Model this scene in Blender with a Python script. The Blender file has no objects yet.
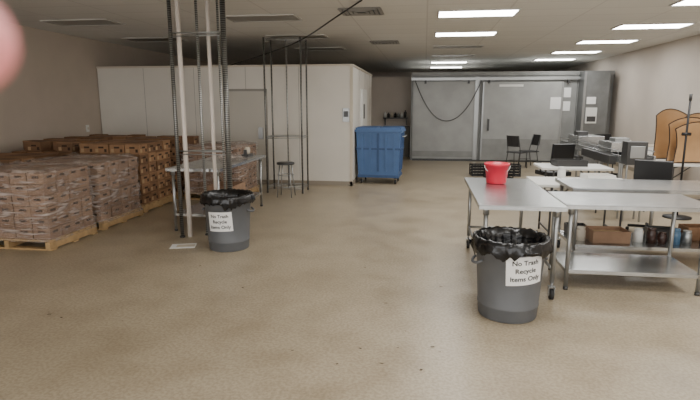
import bpy, bmesh, math, random
from mathutils import Vector, Matrix, noise, Euler
random.seed(7)
R=random.uniform
def lin(c):
    return tuple(((v/255)/12.92 if v/255<=0.04045 else ((v/255+0.055)/1.055)**2.4) for v in c)
def mat(name,rgb,rough=0.5,metal=0.0,var=0.0,vscale=5.0,bump=0.0,bscale=40.0,rgb2=None,spec=None):
    m=bpy.data.materials.new(name); m.use_nodes=True
    nt=m.node_tree; b=nt.nodes['Principled BSDF']
    c=lin(rgb)
    b.inputs['Base Color'].default_value=(*c,1)
    b.inputs['Roughness'].default_value=rough
    b.inputs['Metallic'].default_value=metal
    if spec is not None: b.inputs['Specular IOR Level'].default_value=spec
    tc=nt.nodes.new('ShaderNodeTexCoord')
    if var>0 or rgb2:
        n=nt.nodes.new('ShaderNodeTexNoise'); n.inputs['Scale'].default_value=vscale; n.inputs['Detail'].default_value=5
        nt.links.new(tc.outputs['Object'],n.inputs['Vector'])
        r=nt.nodes.new('ShaderNodeValToRGB')
        r.color_ramp.elements[0].position=0.35; r.color_ramp.elements[1].position=0.65
        c2=lin(rgb2) if rgb2 else tuple(min(1,v*(1+var)) for v in c)
        c1=c if rgb2 else tuple(v*(1-var) for v in c)
        r.color_ramp.elements[0].color=(*c1,1); r.color_ramp.elements[1].color=(*c2,1)
        nt.links.new(n.outputs['Fac'],r.inputs['Fac']); nt.links.new(r.outputs['Color'],b.inputs['Base Color'])
    if bump>0:
        n2=nt.nodes.new('ShaderNodeTexNoise'); n2.inputs['Scale'].default_value=bscale; n2.inputs['Detail'].default_value=4
        nt.links.new(tc.outputs['Object'],n2.inputs['Vector'])
        bp=nt.nodes.new('ShaderNodeBump'); bp.inputs['Strength'].default_value=bump; bp.inputs['Distance'].default_value=0.02
        nt.links.new(n2.outputs['Fac'],bp.inputs['Height']); nt.links.new(bp.outputs['Normal'],b.inputs['Normal'])
    return m
def emis(name,rgb,s):
    m=bpy.data.materials.new(name); m.use_nodes=True
    b=m.node_tree.nodes['Principled BSDF']
    b.inputs['Base Color'].default_value=(.8,.8,.8,1)
    b.inputs['Emission Color'].default_value=(*lin(rgb),1); b.inputs['Emission Strength'].default_value=s
    return m

class O:
    def __init__(s,name,loc=(0,0,0),rz=0):
        s.name=name; s.loc=loc; s.rz=rz; s.bm=bmesh.new(); s.mats=[]
    def mi(s,m):
        if m not in s.mats: s.mats.append(m)
        return s.mats.index(m)
    def box(s,c,d,m,rot=None,taper=None):
        M=Matrix.Translation(c)
        if rot: M=M@Euler(rot).to_matrix().to_4x4()
        hx,hy,hz=d[0]/2,d[1]/2,d[2]/2; i=s.mi(m)
        vs=[]
        for z in(-1,1):
            k=taper if (taper and z<0) else 1
            for x,y in((-1,-1),(1,-1),(1,1),(-1,1)):
                vs.append(s.bm.verts.new(M@Vector((x*hx*k,y*hy*k,z*hz))))
        for f in((3,2,1,0),(4,5,6,7),(0,1,5,4),(1,2,6,5),(2,3,7,6),(3,0,4,7)):
            fc=s.bm.faces.new([vs[k] for k in f]); fc.material_index=i
    def bx(s,x0,x1,y0,y1,z0,z1,m):
        s.box(((x0+x1)/2,(y0+y1)/2,(z0+z1)/2),(x1-x0,y1-y0,z1-z0),m)
    def tube(s,pts,r,m,seg=10,rs=None,caps=True):
        pts=[Vector(p) for p in pts]; i=s.mi(m); rings=[]; n=None
        for k,p in enumerate(pts):
            a=pts[max(k-1,0)]; b=pts[min(k+1,len(pts)-1)]
            t=(b-a).normalized()
            if n is None:
                n=Vector((0,0,1)).cross(t)
                if n.length<1e-3: n=Vector((1,0,0))
            n=(n-t*n.dot(t)).normalized(); bb=t.cross(n)
            rr=rs[k] if rs else r
            rings.append([s.bm.verts.new(p+(n*math.cos(q)+bb*math.sin(q))*rr) for q in [2*math.pi*j/seg for j in range(seg)]])
        for k in range(len(rings)-1):
            for j in range(seg):
                f=s.bm.faces.new((rings[k][j],rings[k][(j+1)%seg],rings[k+1][(j+1)%seg],rings[k+1][j])); f.material_index=i; f.smooth=True
        if caps:
            f=s.bm.faces.new(rings[0][::-1]); f.material_index=i
            f=s.bm.faces.new(rings[-1]); f.material_index=i
    def lathe(s,prof,c,m,seg=32,fn=None):
        i=s.mi(m); rings=[]
        for k,(r,z) in enumerate(prof):
            ring=[]
            for j in range(seg):
                a=2*math.pi*j/seg
                rr,zz=(fn(k,a,r,z) if fn else (r,z))
                ring.append(s.bm.verts.new((c[0]+rr*math.cos(a),c[1]+rr*math.sin(a),c[2]+zz)))
            rings.append(ring)
        for k in range(len(rings)-1):
            for j in range(seg):
                f=s.bm.faces.new((rings[k][j],rings[k][(j+1)%seg],rings[k+1][(j+1)%seg],rings[k+1][j])); f.material_index=i; f.smooth=True
    def grid(s,fn,nu,nv,m,smooth=True):
        i=s.mi(m)
        g=[[s.bm.verts.new(fn(u/nu,v/nv)) for u in range(nu+1)] for v in range(nv+1)]
        for v in range(nv):
            for u in range(nu):
                f=s.bm.faces.new((g[v][u],g[v][u+1],g[v+1][u+1],g[v+1][u])); f.material_index=i; f.smooth=smooth
    def poly(s,pts,m):
        f=s.bm.faces.new([s.bm.verts.new(p) for p in pts]); f.material_index=s.mi(m)
    def text(s,body,size,m,fn,align='CENTER'):
        cu=bpy.data.curves.new('t','FONT'); cu.body=body; cu.size=size; cu.align_x=align; cu.resolution_u=3; cu.offset=size*.022
        ob=bpy.data.objects.new('t',cu); bpy.context.collection.objects.link(ob)
        bpy.context.view_layer.update()
        dg=bpy.context.evaluated_depsgraph_get()
        me=bpy.data.meshes.new_from_object(ob.evaluated_get(dg)); i=s.mi(m)
        vs=[s.bm.verts.new(fn(v.co.x,v.co.y)) for v in me.vertices]
        for p in me.polygons:
            try:
                f=s.bm.faces.new([vs[k] for k in p.vertices]); f.material_index=i
            except ValueError: pass
        bpy.data.objects.remove(ob); bpy.data.meshes.remove(me)
    def done(s,bevel=0,recalc=True):
        if recalc: bmesh.ops.recalc_face_normals(s.bm,faces=s.bm.faces)
        me=bpy.data.meshes.new(s.name); s.bm.to_mesh(me); s.bm.free()
        for m in s.mats: me.materials.append(m)
        ob=bpy.data.objects.new(s.name,me); bpy.context.collection.objects.link(ob)
        ob.location=s.loc; ob.rotation_euler=(0,0,s.rz)
        if bevel:
            b=ob.modifiers.new('bev','BEVEL'); b.width=bevel; b.segments=2; b.limit_method='ANGLE'; b.angle_limit=math.radians(50)
        return ob

# ---------------- materials
M_wall=mat('wall_paint',(200,190,179),.7,var=.04,vscale=1.5,bump=.05,bscale=90)
M_wallL=mat('wall_paint_left',(194,181,166),.7,var=.04,vscale=1.5)
M_base=mat('vinyl_base',(150,140,125),.5)
M_cool=mat('cooler_panel',(220,215,205),.45,var=.04,vscale=1.0)
M_seam=mat('seam',(150,146,138),.6)
M_galv=mat('galvanized_panel',(142,143,141),.5,.3,var=.10,vscale=3.0,bump=.03,bscale=6)
M_galv2=mat('galvanized_door',(158,159,157),.45,.3,var=.08,vscale=2.0,bump=.03,bscale=4)
M_dkmetal=mat('dark_metal',(80,80,80),.4,.6)
M_steel=mat('stainless',(186,188,188),.24,.9,var=.1,vscale=8)
M_steel2=mat('steel_leg',(165,167,167),.35,.85)
M_black=mat('black_plastic',(22,22,24),.45)
M_rubber=mat('rubber',(35,35,36),.7)
M_can=mat('can_gray',(92,94,97),.5,var=.06,vscale=6,bump=.03,bscale=80)
M_bag=mat('trash_bag',(14,14,16),.22,bump=.35,bscale=14)
M_paper=mat('paper',(236,236,234),.7)
M_ink=mat('ink',(20,20,20),.7)
M_blue=mat('blue_poly',(74,106,152),.45,var=.08,vscale=4)
M_blue2=mat('blue_poly_dark',(54,82,124),.5)
M_red=mat('red_plastic',(220,45,70),.35)
M_white=mat('white_plastic',(225,225,220),.45)
M_pvc=mat('pvc_pipe',(222,212,202),.4,var=.04)
M_cart=[mat('cardboard_a',(134,100,72),.8,var=.12,vscale=6),mat('cardboard_b',(120,89,64),.8,var=.12,vscale=6),mat('cardboard_c',(152,116,84),.8,var=.12,vscale=6)]
M_cartp=[mat('cardboard_pale_a',(148,118,94),.75,var=.10,vscale=9),mat('cardboard_pale_b',(132,102,80),.75,var=.10,vscale=9)]
M_hole=mat('carton_slot',(62,46,35),.9)
M_print=mat('carton_print',(180,150,112),.8)
M_wood=mat('pallet_wood',(176,146,104),.75,var=.15,vscale=12)
M_ply=mat('kraft_panel',(182,144,102),.7,var=.08,vscale=3)
M_cream=mat('cream',(205,195,178),.6)
M_skin=mat('skin',(240,150,152),.45,var=.05,vscale=60,bump=.1,bscale=400)
M_lens=emis('lamp_lens',(253,252,249),22.0)
M_lensoff=mat('lamp_lens_off',(140,136,128),.4)
M_frame=mat('lamp_frame',(190,188,182),.5)
def postmat(name,a,b_):
    m=mat(name,a,.35,.7); nt=m.node_tree; b=nt.nodes['Principled BSDF']
    tc=nt.nodes.new('ShaderNodeTexCoord'); w=nt.nodes.new('ShaderNodeTexWave'); w.bands_direction='Z'; w.inputs['Scale'].default_value=12
    r=nt.nodes.new('ShaderNodeValToRGB'); r.color_ramp.elements[0].position=.15; r.color_ramp.elements[0].color=(*lin(b_),1); r.color_ramp.elements[1].position=.3; r.color_ramp.elements[1].color=(*lin(a),1)
    nt.links.new(tc.outputs['Object'],w.inputs['Vector']); nt.links.new(w.outputs['Fac'],r.inputs['Fac']); nt.links.new(r.outputs['Color'],b.inputs['Base Color'])
    return m
M_post=postmat('grooved_post',(176,176,172),(80,80,80))
M_postd=postmat('grooved_post_dark',(132,132,128),(46,46,46))
# clear wrap: transparent with milky creases + sharp gloss
M_film=bpy.data.materials.new('shrink_film'); M_film.use_nodes=True
nt=M_film.node_tree; b=nt.nodes['Principled BSDF']; out=nt.nodes['Material Output']; L=nt.links.new
b.inputs['Base Color'].default_value=(*lin((214,198,188)),1); b.inputs['Roughness'].default_value=.16; b.inputs['Specular IOR Level'].default_value=.9
tr=nt.nodes.new('ShaderNodeBsdfTransparent'); mx=nt.nodes.new('ShaderNodeMixShader'); tc=nt.nodes.new('ShaderNodeTexCoord')
def film_noise(rot,sc,lo,hi,a,b_):
    mp=nt.nodes.new('ShaderNodeMapping'); mp.inputs['Scale'].default_value=sc; mp.inputs['Rotation'].default_value=rot
    n=nt.nodes.new('ShaderNodeTexNoise'); n.inputs['Scale'].default_value=2; n.inputs['Detail'].default_value=5; n.inputs['Distortion'].default_value=.4
    r=nt.nodes.new('ShaderNodeMapRange'); r.inputs['From Min'].default_value=lo; r.inputs['From Max'].default_value=hi; r.inputs['To Min'].default_value=a; r.inputs['To Max'].default_value=b_
    L(tc.outputs['Object'],mp.inputs['Vector']); L(mp.outputs['Vector'],n.inputs['Vector']); L(n.outputs['Fac'],r.inputs['Value']); return n,r
n1,f1=film_noise((.5,.5,0),(2,2,12),.5,.68,.16,.75)
n2,f2=film_noise((-.4,-.5,0),(3,3,16),.54,.68,0,.6)
mxm=nt.nodes.new('ShaderNodeMath'); mxm.operation='MAXIMUM'; L(f1.outputs['Result'],mxm.inputs[0]); L(f2.outputs['Result'],mxm.inputs[1])
bp=nt.nodes.new('ShaderNodeBump'); bp.inputs['Strength'].default_value=1; bp.inputs['Distance'].default_value=.05
L(n2.outputs['Fac'],bp.inputs['Height']); L(bp.outputs['Normal'],b.inputs['Normal'])
L(mxm.outputs['Value'],mx.inputs['Fac']); L(tr.outputs['BSDF'],mx.inputs[1]); L(b.outputs['BSDF'],mx.inputs[2]); L(mx.outputs['Shader'],out.inputs['Surface'])
# floor
M_floor=bpy.data.materials.new('floor_speckle'); M_floor.use_nodes=True
nt=M_floor.node_tree; b=nt.nodes['Principled BSDF']; L=nt.links.new
tc=nt.nodes.new('ShaderNodeTexCoord')
def nz(sc,d=4):
    n=nt.nodes.new('ShaderNodeTexNoise'); n.inputs['Scale'].default_value=sc; n.inputs['Detail'].default_value=d; L(tc.outputs['Object'],n.inputs['Vector']); return n
def ramp(a,ca,b_,cb):
    r=nt.nodes.new('ShaderNodeValToRGB'); e=r.color_ramp.elements; e[0].position=a; e[0].color=(*ca,1); e[1].position=b_; e[1].color=(*cb,1); return r
n1=nz(.45,5); r1=ramp(.3,lin((160,147,125)),.7,lin((180,167,145))); L(n1.outputs['Fac'],r1.inputs['Fac'])
n2=nz(45,3); r2=ramp(.38,(.78,.76,.73),.6,(1.05,1.05,1.05)); L(n2.outputs['Fac'],r2.inputs['Fac'])
m1=nt.nodes.new('ShaderNodeMix'); m1.data_type='RGBA'; m1.blend_type='MULTIPLY'; m1.inputs['Factor'].default_value=.85
L(r1.outputs['Color'],m1.inputs['A']); L(r2.outputs['Color'],m1.inputs['B'])
n3=nz(2.5,8); r3=ramp(.32,(.78,.75,.71),.56,(1,1,1)); L(n3.outputs['Fac'],r3.inputs['Fac'])
m2=nt.nodes.new('ShaderNodeMix'); m2.data_type='RGBA'; m2.blend_type='MULTIPLY'; m2.inputs['Factor'].default_value=.7
L(m1.outputs['Result'],m2.inputs['A']); L(r3.outputs['Color'],m2.inputs['B']); L(m2.outputs['Result'],b.inputs['Base Color'])
rr=nt.nodes.new('ShaderNodeMapRange'); rr.inputs['To Min'].default_value=.26; rr.inputs['To Max'].default_value=.46; L(n3.outputs['Fac'],rr.inputs['Value']); L(rr.outputs['Result'],b.inputs['Roughness'])
bp=nt.nodes.new('ShaderNodeBump'); bp.inputs['Strength'].default_value=.08; bp.inputs['Distance'].default_value=.01; L(n2.outputs['Fac'],bp.inputs['Height']); L(bp.outputs['Normal'],b.inputs['Normal'])
# ceiling
M_ceil=bpy.data.materials.new('ceiling_tile'); M_ceil.use_nodes=True
nt=M_ceil.node_tree; b=nt.nodes['Principled BSDF']; L=nt.links.new
tc=nt.nodes.new('ShaderNodeTexCoord'); br=nt.nodes.new('ShaderNodeTexBrick'); br.offset=0
br.inputs['Scale'].default_value=1; br.inputs['Brick Width'].default_value=1.22; br.inputs['Row Height'].default_value=.61; br.inputs['Mortar Size'].default_value=.012
br.inputs['Color1'].default_value=(*lin((216,214,208)),1); br.inputs['Color2'].default_value=(*lin((220,218,212)),1); br.inputs['Mortar'].default_value=(*lin((202,199,193)),1)
L(tc.outputs['Object'],br.inputs['Vector']); L(br.outputs['Color'],b.inputs['Base Color']); b.inputs['Roughness'].default_value=.85

# ---------------- room shell
XL,XR,YB,YE,ZC=-7.3,5.5,-3.0,24.0,3.15
o=O('floor'); o.bx(XL-.2,XR+.2,YB,YE+.2,-.1,0,M_floor); o.done()
o=O('ceiling'); o.bx(XL-.2,XR+.2,YB,YE+.2,ZC,ZC+.1,M_ceil); o.done()
o=O('wall_left'); o.bx(XL-.2,XL,YB,YE+.2,0,ZC,M_wallL); o.done()
o=O('wall_right'); o.bx(XR,XR+.2,YB,YE+.2,0,ZC,M_wall); o.done()
o=O('wall_back'); o.bx(XL,XR,YE,YE+.2,0,ZC,M_wall); o.done()
o=O('wall_partition'); o.bx(-3.5,-.45,17.6,17.75,0,2.62,M_wall); o.done()
o=O('baseboard_left'); o.bx(XL,XL+.012,YB,11.04,0,.1,M_base); o.done()
o=O('baseboard_right'); o.bx(XR-.012,XR,YB,16.4,0,.1,M_base); o.done()

# ---------------- walk-in cooler (white box)
o=O('walk_in_cooler')
cx0,cx1,cy0,cy1,ch=XL+.02,-1.52,11.05,15.1,2.53
o.bx(cx0,cx1,cy0,cy1,0,ch,M_cool)
x=cx1-1.15
while x>cx0+.3:
    o.bx(x-.004,x+.004,cy0-.003,cy0+.01,.1,ch,M_seam); x-=1.17
for y in (12.2,13.4,14.5): o.bx(cx1-.01,cx1+.003,y-.004,y+.004,.1,ch,M_seam)
o.bx(cx1-.05,cx1+.012,cy0-.012,cy0+.05,0,ch,M_cream)
o.bx(cx0,cx1+.01,cy0-.012,cy0,0,.1,M_base); o.bx(cx1,cx1+.012,cy0,cy1,0,.1,M_base)
o.bx(cx0,cx1+.02,cy0-.02,cy1,ch,ch+.04,M_cream)
o.bx(-4.28,-3.42,cy0-.04,cy0,.1,2.02,mat('cooler_door',(196,191,180),.45))
o.bx(-4.33,-4.28,cy0-.03,cy0,.0,2.07,M_seam); o.bx(-3.42,-3.37,cy0-.03,cy0,.0,2.07,M_seam); o.bx(-4.33,-3.37,cy0-.03,cy0,2.02,2.07,M_seam)
o.bx(-3.56,-3.46,cy0-.09,cy0-.04,1.0,1.25,M_steel2)
o.bx(cx1-.20,cx1-.06,cy0-.03,cy0,1.38,1.66,M_steel2)
o.bx(cx1-.18,cx1-.08,cy0-.035,cy0-.03,1.48,1.60,M_dkmetal)
o.bx(cx1,cx1+.05,12.5,13.5,.1,2.1,M_white); o.bx(cx1+.05,cx1+.056,12.7,12.95,1.4,1.75,M_dkmetal)
o.bx(cx1+.05,cx1+.1,12.55,12.62,.95,1.2,M_steel2)
o.done()

# ---------------- big freezer room at the end
fx0,fx1,fy,fh=-.43,XR-.03,16.6,2.66
o=O('walk_in_freezer')
o.bx(fx0,fx1,fy,21.5,0,fh,M_galv)
for x in (-.4,1.57,4.47,5.2): o.bx(x-.006,x+.006,fy-.004,fy,0,fh-.1,M_dkmetal)
o.bx(fx0,fx1,fy-.05,fy,fh-.06,fh+.05,M_galv)
o.bx(fx0,4.55,fy-.14,fy-.05,fh-.2,fh-.12,M_steel2)
for x in (.0,1.3,1.9,4.2): o.bx(x-.03,x+.03,fy-.13,fy,fh-.3,fh-.14,M_dkmetal)
o.bx(-.36,1.5,fy-.05,fy,.06,fh-.24,M_galv2)
o.bx(-.36,1.5,fy-.058,fy-.05,.12,.3,M_galv)
o.bx(1.5,1.62,fy-.08,fy,0,fh-.1,M_steel2)
o.bx(1.72,4.05,fy-.13,fy-.04,.05,fh-.26,M_galv2)
o.bx(1.72,4.05,fy-.138,fy-.13,.05,.7,M_galv)
for x in (1.74,4.03): o.bx(x-.02,x+.02,fy-.145,fy-.13,.05,fh-.26,M_steel2)
o.bx(1.9,1.95,fy-.2,fy-.13,.95,1.3,M_dkmetal)
o.bx(-.36,4.1,fy-.12,fy,0,.05,M_dkmetal)
o.bx(4.5,5.2,fy-.55,fy,0,fh+.02,mat('freezer_column',(128,130,130),.4,.6,var=.08))
o.bx(4.5,4.56,fy-.57,fy-.55,0,fh,M_steel2)
o.bx(4.6,4.9,fy-.6,fy-.56,1.2,1.65,M_white); o.bx(4.63,4.87,fy-.605,fy-.6,1.25,1.4,M_dkmetal)
for x0,z0,w,h in ((4.1,1.95,.2,.28),(4.1,1.55,.2,.28),(4.6,1.75,.25,.2)):
    yy=fy-.004 if x0<4.4 else fy-.575
    o.bx(x0,x0+w,yy-.004,yy+.002,z0,z0+h,M_paper)
o.bx(3.7,4.0,fy-.142,fy-.138,1.6,1.95,M_paper)
o.bx(2.2,2.9,fy-.142,fy-.138,2.26,2.33,M_paper)
pts=[]
for k in range(25):
    t=k/24; pts.append((-.3+1.95*t,fy-.22,2.42-1.2*(1-(2*t-1)**2)-.02*math.sin(t*9)))
pts=[(-.3,fy-.12,2.46)]+pts+[(1.65,fy-.12,2.46)]
o.tube(pts,.012,M_dkmetal,6); o.done()

# ---------------- ceiling lights
def troffer(x0,yfar,on):
    o=O('ceiling_light',(x0+.61,yfar-.305,ZC))
    for a in ((-.61,.61,-.305,-.28),(-.61,.61,.28,.305)): o.bx(a[0],a[1],a[2],a[3],-.02,-.001,M_frame)
    for a in ((-.61,-.585,-.28,.28),(.585,.61,-.28,.28)): o.bx(a[0],a[1],a[2],a[3],-.02,-.001,M_frame)
    o.poly([(-.585,-.28,-.012),(-.585,.28,-.012),(.585,.28,-.012),(.585,-.28,-.012)],M_lens if on else M_lensoff)
    o.done(recalc=False)
for y in (1.2,3.6,6.0,8.42,10.84,13.25,15.7,18.1): troffer(3.43,y,True)
for y,on in ((1.7,True),(4.15,True),(6.6,True),(9.0,True),(11.45,True),(13.9,False),(16.3,False),(18.8,True),(21.2,True)): troffer(.16,y,on)
for y in (1.7,4.15,6.6,9.0,11.45,13.9): troffer(-3.3,y,False)
for y in (9.0,11.45,6.6): troffer(-6.5,y,False)
for (x,y) in ((-1.0,8.3),(-.95,12.4)):
    o=O('ceiling_air_vent',(x,y,ZC))
    for k,s in enumerate((.3,.23,.16,.09)):
        for a in range(4):
            o.box((s*math.cos(a*math.pi/2),s*math.sin(a*math.pi/2),-.012-.004*k),(.05 if a%2==0 else 2*s,2*s if a%2==0 else .05,.008),M_lensoff,rot=None)
    o.bx(-.31,.31,-.31,.31,-.006,-.001,M_dkmetal); o.done()
o=O('ceiling_cable')
P=[Vector(p) for p in ((-.89,7.44,3.148),(-1.3,8.0,3.05),(-2.18,9.2,2.84),(-3.1,10.2,2.72),(-4.19,11.1,2.575))]
pts=[]
for k in range(4):
    p0=P[max(k-1,0)];p1=P[k];p2=P[k+1];p3=P[min(k+2,4)]
    for j in range(6):
        t=j/6; pts.append(.5*((2*p1)+(p2-p0)*t+(2*p0-5*p1+4*p2-p3)*t*t+(3*p1-p0-3*p2+p3)*t**3))
pts.append(P[-1])
o.tube(pts,.011,M_black,6); o.done()
o=O('light_switch'); o.bx(XL,XL+.015,10.5,10.6,1.15,1.3,M_white); o.bx(XL+.015,XL+.03,10.54,10.56,1.2,1.25,M_cream); o.done()

# ---------------- pallets
def pallet(o,x0,x1,y0,y1):
    w=x1-x0; n=7
    for k in range(n):
        yy=y0+(y1-y0)*(k+.5)/n; o.box(((x0+x1)/2,yy,.118),(w,(y1-y0)/n*.72,.022),M_wood)
    for k in range(3):
        xx=x0+.045+(w-.09)*k/2; o.box((xx,(y0+y1)/2,.063),(.06,y1-y0,.088),M_wood)
    for k in range(3):
        yy=y0+.06+(y1-y0-.12)*k/2; o.box(((x0+x1)/2,yy,.01),(w,.1,.018),M_wood)
def cartons(o,x0,x1,y0,y1,z0,nz_,h,nx,ny,mats,ragged=0,plain=False):
    sx=(x1-x0)/nx; sy=(y1-y0)/ny
    for k in range(nz_):
        for i in range(nx):
            for j in range(ny):
                if ragged and k>=nz_-1 and random.random()<ragged: continue
                cx=x0+sx*(i+.5)+R(-.008,.008); cy=y0+sy*(j+.5)+R(-.008,.008); z=z0+h*(k+.5)
                m=random.choice(mats); bx_,by_=sx-.014,sy-.014
                o.box((cx,cy,z),(bx_,by_,h-.006),m)
                o.box((cx,cy,z+h*.5-.012),(bx_+.006,by_+.006,.014),random.choice(mats))
                if i in(0,nx-1):
                    sg=1 if i else -1
                    o.box((cx+sg*bx_/2,cy,z+.02),(.006,.09,.028),M_hole)
                    if not plain:
                        o.box((cx+sg*bx_/2,cy-by_*.3,z-.03),(.005,by_*.22,h*.35),M_print)
                        o.box((cx+sg*bx_/2,cy+by_*.3,z-.03),(.005,by_*.16,h*.3),M_hole)
                if j in(0,ny-1):
                    sg=1 if j else -1
                    o.box((cx,cy+sg*by_/2,z+.02),(.09,.006,.028),M_hole)
                    if not plain:
                        o.box((cx-bx_*.3,cy+sg*by_/2,z-.03),(bx_*.2,.005,h*.35),M_print)
                        o.box((cx+bx_*.3,cy+sg*by_/2,z-.03),(bx_*.16,.005,h*.3),M_hole)
def wrap(o,x0,x1,y0,y1,z0,z1,sd):
    cx,cy=(x0+x1)/2,(y0+y1)/2; hx,hy=(x1-x0)/2+.03,(y1-y0)/2+.03
    N=180; rows=[(1,z0+(z1-z0)*k/24) for k in range(25)]+[(.985,z1+.02),(.9,z1+.035),(.7,z1+.04),(.4,z1+.035),(.1,z1+.04)]
    rings=[]; i=o.mi(M_film)
    for sc,z in rows:
        ring=[]
        for j in range(N):
            a=2*math.pi*j/N; c,s=math.cos(a),math.sin(a); e=.12
            px=math.copysign(abs(c)**e,c); py=math.copysign(abs(s)**e,s)
            q=Vector((px*hx*3,py*hy*3,z*4+sd))
            d=noise.noise(q)*.035+noise.noise(q*2.6)*.025
            zz=z+(noise.noise(Vector((px*hx*sc*6,py*hy*sc*6,sd)))*.06 if z>z1-.02 else 0)
            if z<z0+.03: d+=.015*math.sin(j*1.9)
            ring.append(o.bm.verts.new((cx+px*(hx*sc+max(d,-.012)),cy+py*(hy*sc+max(d,-.012)),zz)))
        rings.append(ring)
    for k in range(len(rings)-1):
        for j in range(N):
            f=o.bm.faces.new((rings[k][j],rings[k][(j+1)%N],rings[k+1][(j+1)%N],rings[k+1][j])); f.material_index=i; f.smooth=True
def stack(name,x0,x1,y0,y1,top,h,nx,ny,mats,film=False,ragged=0,sd=0):
    o=O(name,((x0+x1)/2,(y0+y1)/2,0)); a,b_,c,d=-(x1-x0)/2,(x1-x0)/2,-(y1-y0)/2,(y1-y0)/2
    pallet(o,a,b_,c,d); n=round((top-.13)/h)
    cartons(o,a+.03,b_-.03,c+.03,d-.03,.13,n,h,nx,ny,mats,ragged,film)
    if film: wrap(o,a+.03,b_-.03,c+.03,d-.03,.1,.13+n*h,sd)
    return o.done(recalc=False)
stack('wrapped_carton_pallet',-5.62,-4.42,5.5,6.42,.93,.135,5,4,M_cartp,True,0,3)
stack('wrapped_carton_pallet',-6.95,-5.75,5.5,6.42,.93,.135,5,4,M_cartp,True,0,9)
stack('wrapped_carton_pallet',-5.62,-4.42,6.55,7.62,.93,.135,5,4,M_cartp,True,0,17)
stack('wrapped_carton_pallet',-4.4,-3.3,9.0,10.1,.98,.14,4,4,M_cartp,True,0,27)
stack('carton_pallet',-5.6,-4.48,7.75,8.85,1.12,.165,4,4,M_cart)
stack('carton_pallet',-5.6,-4.48,9.0,10.1,1.12,.165,4,4,M_cart,ragged=.3)
stack('carton_pallet',-7.1,-5.9,6.7,7.8,.98,.165,4,4,M_cart)
stack('carton_pallet',-7.0,-5.8,7.95,9.05,1.14,.165,4,4,M_cart,ragged=.35)
stack('carton_pallet',-7.0,-5.8,9.3,10.4,1.14,.165,4,4,M_cart,ragged=.2)

# ---------------- work tables
def caster(o,x,y):
    o.tube([(x-.016,y,.05),(x+.016,y,.05)],.05,M_rubber,16)
    o.tube([(x-.02,y,.05),(x+.02,y,.05)],.018,M_steel2,8)
    for s in(-.025,.025): o.box((x+s,y,.08),(.004,.04,.08),M_steel2)
    o.box((x,y,.12),(.06,.06,.006),M_steel2); o.tube([(x,y,.12),(x,y,.16)],.012,M_steel2,8)
def worktable(name,x0,x1,y0,y1,h,shelf=None,cast=False,rails=False):
    cx,cy=(x0+x1)/2,(y0+y1)/2; o=O(name,(cx,cy,0)); hx,hy=(x1-x0)/2,(y1-y0)/2
    o.bx(-hx,hx,-hy,hy,h-.006,h,M_steel)
    for s in(-1,1):
        o.box((0,s*(hy-.003),h-.022),(2*hx,.006,.036),M_steel); o.box((s*(hx-.003),0,h-.022),(.006,2*hy-.012,.036),M_steel)
    o.box((0,0,h-.025),((2*hx-.2) if hx>hy else .1,.1 if hx>hy else 2*hy-.2,.036),M_steel2)
    ix,iy=hx-.07,hy-.07; zb=.15 if cast else .0
    for sx in(-1,1):
        for sy in(-1,1):
            o.tube([(sx*ix,sy*iy,zb+.01),(sx*ix,sy*iy,h-.02)],.02,M_steel2,14)
            o.tube([(sx*ix,sy*iy,h-.1),(sx*ix,sy*iy,h-.006)],.028,M_steel2,14)
            if cast: caster(o,sx*ix,sy*iy)
            else: o.tube([(sx*ix,sy*iy,0),(sx*ix,sy*iy,.03)],.024,M_dkmetal,12)
    if shelf:
        o.bx(-ix-.01,ix+.01,-iy-.01,iy+.01,shelf-.004,shelf,M_steel)
        for s in(-1,1):
            o.box((0,s*(iy+.01),shelf-.018),(2*ix,.006,.034),M_steel); o.box((s*(ix+.01),0,shelf-.018),(.006,2*iy,.034),M_steel)
    if rails:
        for s in(-1,1): o.tube([(s*ix,-iy,.27),(s*ix,iy,.27)],.014,M_steel2,10)
        o.tube([(-ix,iy,.27),(ix,iy,.27)],.014,M_steel2,10)
    return o.done()
worktable('steel_work_table',.5,1.25,4.64,6.42,.87,None,True,True)
worktable('steel_prep_table',1.31,2.62,4.93,5.68,.84,.2,False)
worktable('steel_prep_table',1.6,3.4,5.8,6.6,.86,.22,True)
worktable('steel_work_table',-3.48,-2.70,6.62,8.65,.89,.25,False)

def foldtable(x0,x1,y0,y1,h=.74,rz=0):
    cx,cy=(x0+x1)/2,(y0+y1)/2; o=O('white_folding_table',(cx,cy,0),rz); hx,hy=(x1-x0)/2,(y1-y0)/2
    o.bx(-hx,hx,-hy,hy,h-.04,h,M_white)
    ax=0 if hx>hy else 1
    for s in(-1,1):
        if ax==0:
            a=s*(hx-.2); leg=[(a,-hy+.08),(a,hy-.08)]; br_=(s*.1,0)
        else:
            a=s*(hy-.2); leg=[(-hx+.08,a),(hx-.08,a)]; br_=(0,s*.1)
        for q in leg: o.tube([(q[0],q[1],0.0),(q[0],q[1],h-.04)],.014,M_dkmetal,8)
        o.tube([(leg[0][0],leg[0][1],.1),(leg[1][0],leg[1][1],.1)],.012,M_dkmetal,8)
        o.tube([(leg[0][0],leg[0][1],.45),(br_[0],br_[1],h-.05)],.01,M_dkmetal,8)
    o.done(.008)
foldtable(1.45,2.72,6.85,7.6)
foldtable(3.95,5.35,11.5,12.25)
foldtable(4.2,5.3,9.5,10.6)
foldtable(1.9,3.0,8.7,9.4)

o=O('red_bucket',(.82,6.0,.872))
o.lathe([(0,.004),(.105,.0),(.11,.01),(.13,.2),(.14,.2),(.14,.225),(.128,.225),(.108,.02),(0,.02)],(0,0,0),M_red,28)
o.tube([(.14*math.cos(a),-.05*math.sin(a)-.03,.2-.09*math.sin(a)) for a in [math.pi*k/12 for k in range(13)]],.004,M_white,6)
o.done()

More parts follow.
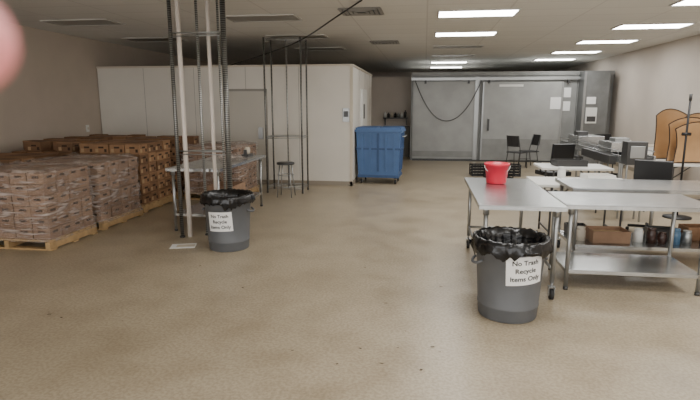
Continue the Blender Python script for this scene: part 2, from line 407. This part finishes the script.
# ---------------- trash cans
def trashcan(x,y,ang,H=.66,sh=.16,tilt=0,sw=.28):
    o=O('trash_can',(x,y,0))
    rb,rt=.240,.282
    rad=lambda z: rb+(rt-rb)*z/H
    prof=[(0,.012),(rb-.03,.012),(rb-.025,0),(rb-.006,0),(rb,.012),(rad(.1),.1),(rad(.1)+.004,.105),(rad(.12)+.004,.12),(rad(.125),.125),(rad(.57),.57),(rad(.57)+.010,.575),(rad(.59)+.010,.59),(rad(.6),.6),(rad(.62),.62),(rt+.016,.63),(rt+.018,H),(rt,H+.004),(rt-.012,H-.01),(rb-.012,.03),(0,.03)]
    o.lathe(prof,(0,0,0),M_can,56)
    for a in (ang+math.pi/2,ang-math.pi/2):
        c,s=math.cos(a),math.sin(a); r0=rad(.5)
        pts=[(c*(r0-.0+.05*math.sin(t))-s*(-.07*math.cos(t)),s*(r0+.05*math.sin(t))+c*(-.07*math.cos(t)),.50-.03*math.sin(t)) for t in [math.pi*k/10 for k in range(11)]]
        o.tube(pts,.012,M_can,8)
    bp_=[(rt+.036,H-.09),(rt+.042,H-.07),(rt+.038,H-.045),(rt+.032,H-.02),(rt+.028,H+.012),(rt+.012,H+.026),(rt-.012,H+.014),(rt-.028,H-.05),(rt-.045,H-.14),(rt-.09,H-.2),(.08,H-.23),(.004,H-.24)]
    def fn(k,a,r,z):
        w=noise.noise(Vector((math.cos(a)*3,math.sin(a)*3,k*.25+x)))
        w2=noise.noise(Vector((math.cos(a)*11,math.sin(a)*11,k*.12+y)))
        amp=(1.5,1.2,.8,.4,.2,.15,.2,.8,1.5,1.8,1,0)[k]
        rr=r+(w*.02+w2*.018)*amp
        if k<4: rr=max(rr,rt+.020)
        elif 5<k<9: rr=min(rr,rt-.018 if k>6 else rt-.008)
        zz=z+(w*.07+w2*.045 if k==0 else w*.02 if k in(1,2) else (w2*.016 if k in(4,5) else w*.05 if k>7 else 0))
        return rr,zz
    o.lathe(bp_,(0,0,0),M_bag,112,fn)
    def onc(u,v):
        z=sh+.11+v*math.cos(tilt)+u*math.sin(tilt); uu=u*math.cos(tilt)-v*math.sin(tilt)
        r=rad(z); return r,ang+uu/r,z
    def pp(u,v,off):
        r,a,z=onc(u,v); return ((r+off)*math.cos(a),(r+off)*math.sin(a),z)
    o.grid(lambda u,v:pp((u-.5)*sw,(v-.5)*.235,.012),16,2,M_paper)
    for k,t in enumerate(("No Trash","Recycle","Items Only")):
        o.text(t,.054,M_ink,lambda a,b_:pp(a,b_+.050-k*.066,.0145))
    o.done(recalc=False)
def facing(x,y,d): return math.atan2(-y,-x)+math.radians(d)
trashcan(.735,4.33,facing(.735,4.33,27),tilt=math.radians(4),sh=.35,sw=.30)
trashcan(-2.36,5.98,facing(-2.36,5.98,-22),tilt=math.radians(2),sh=.27,sw=.29)

# ---------------- tall pole rack (left)
o=O('tall_pole_rack')
pz=3.1
for x,y,m,r in ((-3.16,6.36,M_postd,.024),(-2.47,6.36,M_postd,.034),(-2.88,6.52,M_post,.018),(-2.60,6.52,M_post,.016)):
    o.tube([(x,y,0),(x,y,pz)],r,m,12); o.tube([(x,y,0),(x,y,.02)],r+.012,M_dkmetal,12)
o.tube([(-3.07,6.40,0),(-3.07,6.40,pz)],.030,M_pvc,16)
o.tube([(-2.74,6.54,0),(-2.74,6.54,pz)],.024,M_pvc,16)
for z in (2.62,1.15):
    o.tube([(-3.15,6.36,z),(-2.47,6.36,z)],.008,M_steel2,8); o.tube([(-2.88,6.52,z),(-2.62,6.52,z)],.008,M_steel2,8)
    o.tube([(-3.15,6.36,z),(-2.88,6.52,z)],.008,M_steel2,8); o.tube([(-2.47,6.36,z),(-2.62,6.52,z)],.008,M_steel2,8)
    o.tube([(-3.15,6.36,z-.04),(-2.47,6.36,z-.04)],.006,M_steel2,8)
o.done()
o=O('wire_shelf_tower',(-2.72,10.2,0))
hx,hy=.36,.24
for sx in(-1,1):
    for sy in(-1,1):
        o.tube([(sx*hx,sy*hy,.0),(sx*hx,sy*hy,3.0)],.017,M_postd,10); o.tube([(sx*hx,sy*hy,0),(sx*hx,sy*hy,.03)],.022,M_dkmetal,10)
o.tube([(.08,-hy,0.1),(.08,-hy,2.95)],.014,M_post,8)
for z in(.12,1.12,2.98):
    for dz in(0,-.035):
        for s in(-1,1):
            o.tube([(-hx,s*hy,z+dz),(hx,s*hy,z+dz)],.006,M_steel2,6); o.tube([(s*hx,-hy,z+dz),(s*hx,hy,z+dz)],.006,M_steel2,6)
    if z<2:
        for k in range(1,20): xx=-hx+2*hx*k/20; o.tube([(xx,-hy,z),(xx,hy,z)],.0025,M_steel2,5)
o.done()
o=O('metal_stool',(-2.6,9.6,0))
o.lathe([(0,.62),(.165,.62),(.17,.63),(.17,.65),(.16,.66),(0,.66)],(0,0,0),M_dkmetal,24)
for a in range(4):
    q=math.pi/4+a*math.pi/2; o.tube([(.13*math.cos(q),.13*math.sin(q),.62),(.2*math.cos(q),.2*math.sin(q),.0)],.011,M_steel2,8)
for z,r in((.2,.178),(.42,.152)):
    o.tube([(r*math.cos(t),r*math.sin(t),z) for t in [2*math.pi*k/20 for k in range(21)]],.008,M_steel2,6,caps=False)
o.done()
o=O('plastic_film_bundle',(-3.05,7.85,.891))
o.grid(lambda u,v:Vector(((u-.5)*.55,(v-.5)*.6,.004+max(0,math.sin(u*math.pi)*math.sin(v*math.pi))*(.09+.06*noise.noise(Vector((u*5,v*6,1)))))),24,24,M_film); o.done(recalc=False)
o=O('tape_dispenser',(-2.95,8.45,.891)); o.bx(-.06,.06,-.12,.12,0,.03,M_dkmetal); o.tube([(-.03,0,.09),(.03,0,.09)],.06,M_cream,16); o.box((0,-.1,.06),(.05,.03,.1),M_dkmetal); o.done()
o=O('storage_crate',(-3.1,7.8,.252))
o.bx(-.22,.22,-.3,.3,0,.02,M_dkmetal)
for s in(-1,1):
    o.box((s*.21,0,.13),(.02,.6,.24),M_cartp[0]); o.box((0,s*.29,.13),(.4,.02,.24),M_cartp[1])
o.done()
o=O('paper_sheet',(-2.93,5.95,0.001),.3); o.bx(-.17,.13,-.1,.1,0,.004,M_paper); o.bx(-.1,.12,-.06,.05,.004,.005,M_cream); o.done()
# ---------------- blue bin
o=O('blue_rolling_bin',(-.97,11.75,0),math.radians(-4))
o.box((0,0,.66),(.98,.72,1.0),M_blue,taper=.9)
o.box((0,0,1.17),(1.04,.78,.05),M_blue); o.box((0,0,1.215),(1.0,.74,.05),M_blue)
for s in(-1,1): o.box((s*.25,0,1.245),(.44,.66,.02),M_blue2)
for x in(-.36,-.18,0,.18,.36):
    o.box((x*.97,-.35,.70),(.05,.035,.84),M_blue if x else M_blue2,rot=(.036,0,0))
for y in(-.22,0,.22): o.box((.475,y,.70),(.035,.05,.84),M_blue2,rot=(0,.05,0)); o.box((-.475,y,.70),(.035,.05,.84),M_blue2,rot=(0,-.05,0))
o.box((0,0,.78),(.99,.735,.04),M_blue2); o.box((0,0,.17),(.92,.68,.06),M_blue2)
o.tube([(.5,-.2,1.05),(.56,-.2,1.05),(.56,.2,1.05),(.5,.2,1.05)],.014,M_steel2,8)
for sx in(-1,1):
    for sy in(-1,1): caster(o,sx*.38,sy*.26)
o.done(.012)

o=O('wall_shelf',(-.95,17.4,0))
o.bx(-.4,.4,-.2,.19,1.28,1.31,M_dkmetal)
for s in(-.35,.35): o.box((s,.17,1.18),(.03,.04,.24),M_dkmetal)
for s in(-.35,.35): o.tube([(s,-.15,1.28),(s,.17,1.08)],.01,M_dkmetal,6)
o.done()
o=O('bottle_group',(-.95,17.4,1.311))
cols=[M_white,M_dkmetal,M_cream,M_black,M_steel2]
for k in range(7):
    x=-.34+k*.11; h=R(.14,.26); m=cols[k%5]
    o.lathe([(0,0),(.045,0),(.045,h*.7),(.018,h*.82),(.018,h),(0,h)],(x,-.02,0),m,12)
o.done()
o=O('door_1',(-.85,17.56,0)); g=mat('gray_door',(120,118,112),.5)
o.bx(-.35,.35,-.02,.03,0,1.0,g); o.bx(-.38,-.35,-.03,.03,0,1.03,M_dkmetal); o.bx(.35,.38,-.03,.03,0,1.03,M_dkmetal); o.bx(-.35,.35,-.03,.03,1.0,1.03,M_dkmetal); o.done()

# ---------------- chairs
M_chair=mat('folding_chair_gray',(62,62,64),.45,.3)
def chair(x,y,rz):
    o=O('folding_chair',(x,y,0),rz)
    for s in(-1,1):
        o.tube([(s*.21,.2,0),(s*.2,.12,.45),(s*.19,.22,.9)],.012,M_dkmetal,8)
        o.tube([(s*.21,-.2,0),(s*.2,-.16,.44)],.012,M_dkmetal,8); o.tube([(s*.2,-.18,.43),(s*.2,.14,.43)],.012,M_dkmetal,8)
        o.tube([(s*.21,-.18,.2),(s*.21,.16,.2)],.008,M_dkmetal,8)
    o.grid(lambda u,v:((u-.5)*.4,(v-.5)*.4,.455-.02*math.sin(u*math.pi)),8,4,M_chair)
    o.box((0,0,.44),(.4,.4,.02),M_chair)
    o.grid(lambda u,v:((u-.5)*.4,.17+.05*v+.04*math.sin(u*math.pi),.6+.3*v),8,4,M_chair)
    o.box((0,.215,.75),(.36,.02,.28),M_chair,rot=(-.17,0,0))
    o.done()
chair(2.55,14.9,math.pi*.75); chair(2.95,15.3,math.pi*1.6)
def ochair(x,y,rz):
    o=O('office_chair',(x,y,0),rz)
    for k in range(5):
        a=2*math.pi*k/5; o.tube([(0,0,.1),(.28*math.cos(a),.28*math.sin(a),.08)],.02,M_black,8)
        o.tube([(.28*math.cos(a)-.02,.28*math.sin(a),.03),(.28*math.cos(a)+.02,.28*math.sin(a),.03)],.03,M_rubber,10)
    o.tube([(0,0,.1),(0,0,.42)],.025,M_steel2,10)
    o.box((0,0,.46),(.48,.46,.08),M_black); o.box((0,.26,.78),(.44,.06,.5),M_black,rot=(-.12,0,0)); o.tube([(0,.1,.42),(0,.27,.45),(0,.28,.6)],.02,M_black,8)
    for s in(-1,1): o.tube([(s*.22,.05,.45),(s*.3,.05,.5),(s*.3,.05,.66),(s*.3,-.18,.67)],.015,M_black,8)
    o.done(.03)
ochair(3.1,7.45,math.radians(150)); ochair(4.4,13.2,math.radians(20)); ochair(2.45,10.3,math.radians(200))
def crate(x,y,z=0,rz=0):
    o=O('black_crate',(x,y,z),rz); w,d,h=.55,.38,.28
    o.box((0,0,.01),(w,d,.02),M_black)
    for s in(-1,1):
        for zz in(.05,.12,.19,.26):
            o.box((0,s*d/2,zz),(w,.012,.035),M_black); o.box((s*w/2,0,zz),(.012,d,.035),M_black)
        for q in(-.5,-.25,0,.25,.5): o.box((q*w,s*d/2,h/2),(.02,.014,h),M_black)
    o.done()
crate(1.45,13.2,0,.1); crate(2.1,13.3,0,-.1); crate(1.75,12.5,0,.3)

# ---------------- conveyor equipment
o=O('packing_conveyor',(3.4,10.8,0))
o.bx(-.22,.22,-1.9,1.9,.88,.9,M_rubber)
for s in(-1,1):
    o.box((s*.24,0,.87),(.03,3.9,.12),M_steel); 
    for y in(-1.8,-.6,.6,1.8): o.tube([(s*.22,y,.0),(s*.22,y,.82)],.02,M_steel2,10)
    o.tube([(s*.27,-1.85,1.0),(s*.27,1.85,1.0)],.008,M_steel2,8)
    for y in(-1.8,-.6,.6,1.8): o.tube([(s*.25,y,.9),(s*.27,y,1.0)],.006,M_steel2,6)
for y in(-1.9,1.9): o.tube([(-.22,y,.87),(.22,y,.87)],.04,M_dkmetal,14)
for y in(-1.8,-.6,.6,1.8): o.tube([(-.22,y,.25),(.22,y,.25)],.012,M_steel2,8)
o.box((0,.9,1.0),(.5,.8,.2),M_steel); o.box((-.1,.9,1.13),(.2,.3,.1),M_dkmetal)
o.box((0,-1.0,1.02),(.44,.7,.16),M_steel); o.box((.05,-.9,1.13),(.24,.3,.06),M_steel2)
o.box((-.30,-.9,.84),(.10,1.6,.14),M_dkmetal); o.box((-.32,.2,.6),(.12,.3,.25),M_dkmetal)
o.done(.006)
o=O('control_cabinet',(3.12,8.3,0))
o.bx(-.14,.14,-.12,.12,.86,1.2,M_dkmetal); o.box((0,-.125,1.05),(.2,.01,.18),M_steel2)
for s in(-1,1):
    for t in(-1,1): o.tube([(s*.12,t*.1,0),(s*.12,t*.1,.88)],.016,M_steel2,8)
o.box((0,-.13,.91),(.05,.02,.05),M_red); o.box((-.0,0,.3),(.24,.2,.02),M_steel2)
o.done(.006)
o=O('black_pole_stand',(3.95,8.6,0))
o.tube([(0,0,.03),(0,0,1.82)],.016,M_black,10); o.lathe([(0,0),(.2,0),(.2,.02),(.03,.04),(0,.04)],(0,0,0),M_black,24)
o.tube([(-.06,0,1.3),(.06,0,1.3)],.025,M_black,10); o.tube([(0,0,1.8),(0,0,1.9)],.022,M_dkmetal,10); o.done()
o=O('bent_cardboard_sheets',(4.70,10.0,.741))
for k in range(4):
    yy=-.4+k*.22; w=.9-.12*k
    def f(u,v,k=k,yy=yy,w=w):
        wv=w*(.85+.15*abs(2*v-1)**1.5)
        return Vector(((u-.5)*wv+.08*k*(-1)**k, yy+.10*math.sin(u*math.pi)+.09*v+.05*math.sin(v*math.pi*1.3), .01+(.7+.07*k)*v-.12*(2*u-1)**2*v))
    o.grid(f,14,16,M_ply)
    for uu in(0,1): o.tube([f(uu,v/16) for v in range(17)],.009,M_hole,6)
    o.tube([f(u/14,1) for u in range(15)],.009,M_hole,6); o.tube([f(u/14,0)+Vector((0,0,.005)) for u in range(15)],.009,M_hole,6)
ob=o.done(recalc=False); md=ob.modifiers.new('s','SOLIDIFY'); md.thickness=.008

def openbox(name,x,y,z,w,d,h,m,m2,rz=0):
    o=O(name,(x,y,z),rz); o.bx(-w/2,w/2,-d/2,d/2,0,.01,m)
    for s in(-1,1): o.box((s*(w/2-.005),0,h/2),(.01,d,h),m); o.box((0,s*(d/2-.005),h/2),(w-.02,.01,h),m)
    o.box((0,0,h*.4),(w-.03,d-.03,h*.6),m2); o.done()
openbox('cardboard_tray',2.08,6.08,.221,.4,.28,.14,M_cartp[0],M_print,.05)
openbox('parts_bin',2.75,6.3,.221,.3,.2,.12,M_dkmetal,M_rubber,0)
openbox('cardboard_tray',3.1,6.3,.221,.26,.2,.16,M_cart[0],M_hole,.1)
openbox('parts_bin',1.82,6.38,.221,.22,.16,.12,M_dkmetal,M_rubber,0)
openbox('white_tub',2.3,7.25,.741,.36,.26,.09,M_white,M_cream,.1)
openbox('supply_tray',2.4,9.05,.741,.5,.3,.1,M_dkmetal,M_black,.1)
def jar(x,y,z,m,h=.16,r=.05,name='storage_jar'):
    o=O(name,(x,y,z)); o.lathe([(0,0),(r,0),(r,h*.75),(r*.8,h*.82),(r*.85,h*.84),(r*.85,h),(0,h)],(0,0,0),m,18); o.done()
M_glass=mat('jar_blue',(70,105,135),.2); M_amber=mat('jar_dark',(60,40,35),.2)
for x,y,m in((2.42,6.1,M_white),(2.54,6.06,M_amber),(2.66,6.08,M_amber),(2.79,6.05,M_glass),(2.92,6.08,M_steel2),(3.1,6.06,M_amber),(1.80,6.08,M_cream)): jar(x,y,.221,m,R(.12,.18))
jar(1.8,7.1,.741,M_white,.2,.05,'spray_bottle'); jar(4.3,11.8,.741,M_white,.25,.06,'spray_bottle')
o=O('paper_stack',(4.8,11.85,.741)); o.bx(-.25,.25,-.2,.2,0,.12,M_paper); o.box((0,0,.14),(.4,.3,.03),M_cream,rot=(0,0,.1)); o.done()

o=O('floor_debris')
md_=mat('debris',(84,70,54),.8)
pl=[(-.55,3.25),(-.25,3.3),(-.42,3.5),(-.15,3.55),(.1,3.6),(.32,3.8),(-.9,3.4),(-3.1,3.75),(-.3,4.4),(.2,4.9),(-1.7,4.6),(-2.4,5.2),(-.6,5.4),(-2.95,3.7),(.02,3.25)]
pl+=[(R(-3,1.2),R(2.9,7)) for _ in range(22)]
for q_,(x,y) in enumerate(pl):
    a=R(0,6); s=R(.005,.011) if q_<15 else R(.003,.005)
    o.poly([(x+s*1.6*math.cos(a+q)*k,y+s*math.sin(a+q)*k,.0025) for q,k in((0,1.4),(1,.6),(2.2,1),(3.3,1.2),(4.2,.5),(5.2,.9))],md_)
o.done()

# ---------------- photographer's hand at the lens
sk=O('photographer_hand',(-.0012,0,.0001))
def chain(pts,rs): 
    pp=[];rr=[]
    for k in range(len(pts)-1):
        a,b_=Vector(pts[k]),Vector(pts[k+1])
        for j in range(5): t=j/5; pp.append(a.lerp(b_,t)); rr.append(rs[k]*(1-t)+rs[k+1]*t)
    pp.append(Vector(pts[-1])); rr.append(rs[-1])
    d=(pp[-1]-pp[-2]).normalized(); r=rr[-1]
    for q in(.35,.65,.85,.97): pp.append(Vector(pts[-1])+d*r*q); rr.append(r*math.sqrt(1-q*q))
    sk.tube(pp,0,M_skin,18,rs=rr)
chain([(-.155,.045,1.742),(-.125,.075,1.765),(-.098,.079,1.765),(-.0665,.0695,1.7588)],[.0105,.0098,.009,.0078])
chain([(-.165,.03,1.728),(-.14,.058,1.735),(-.125,.052,1.718),(-.12,.03,1.712)],[.011,.010,.009,.008])
chain([(-.17,.02,1.712),(-.148,.045,1.712),(-.133,.038,1.696),(-.13,.018,1.692)],[.0105,.0095,.0085,.0075])
chain([(-.178,.01,1.698),(-.16,.03,1.694),(-.147,.024,1.681),(-.145,.009,1.677)],[.009,.0085,.0075,.0065])
chain([(-.215,-.005,1.73),(-.185,-.025,1.755),(-.155,-.03,1.765),(-.125,-.022,1.768)],[.014,.012,.0105,.0095])
sk.tube([(-.16,.04,1.735),(-.175,.025,1.722),(-.2,.005,1.715),(-.225,-.02,1.705),(-.25,-.045,1.69),(-.34,-.13,1.6),(-.42,-.2,1.5)],0,M_skin,20,rs=[.02,.036,.04,.034,.028,.034,.042])
sk.done()

# ---------------- world, camera
w=bpy.data.worlds.new('World'); bpy.context.scene.world=w; w.use_nodes=True
bg=w.node_tree.nodes['Background']; bg.inputs['Color'].default_value=(1,.99,.975,1); bg.inputs['Strength'].default_value=3.4
cd=bpy.data.cameras.new('Camera'); cam=bpy.data.objects.new('Camera',cd); bpy.context.collection.objects.link(cam)
cam.location=(0,0,1.75); cam.rotation_euler=(math.radians(79.54),0,math.radians(8.07)); cd.lens=26.74; cd.sensor_width=36; cd.clip_start=.005
cd.dof.use_dof=True; cd.dof.focus_distance=9; cd.dof.aperture_fstop=8
bpy.context.scene.camera=cam
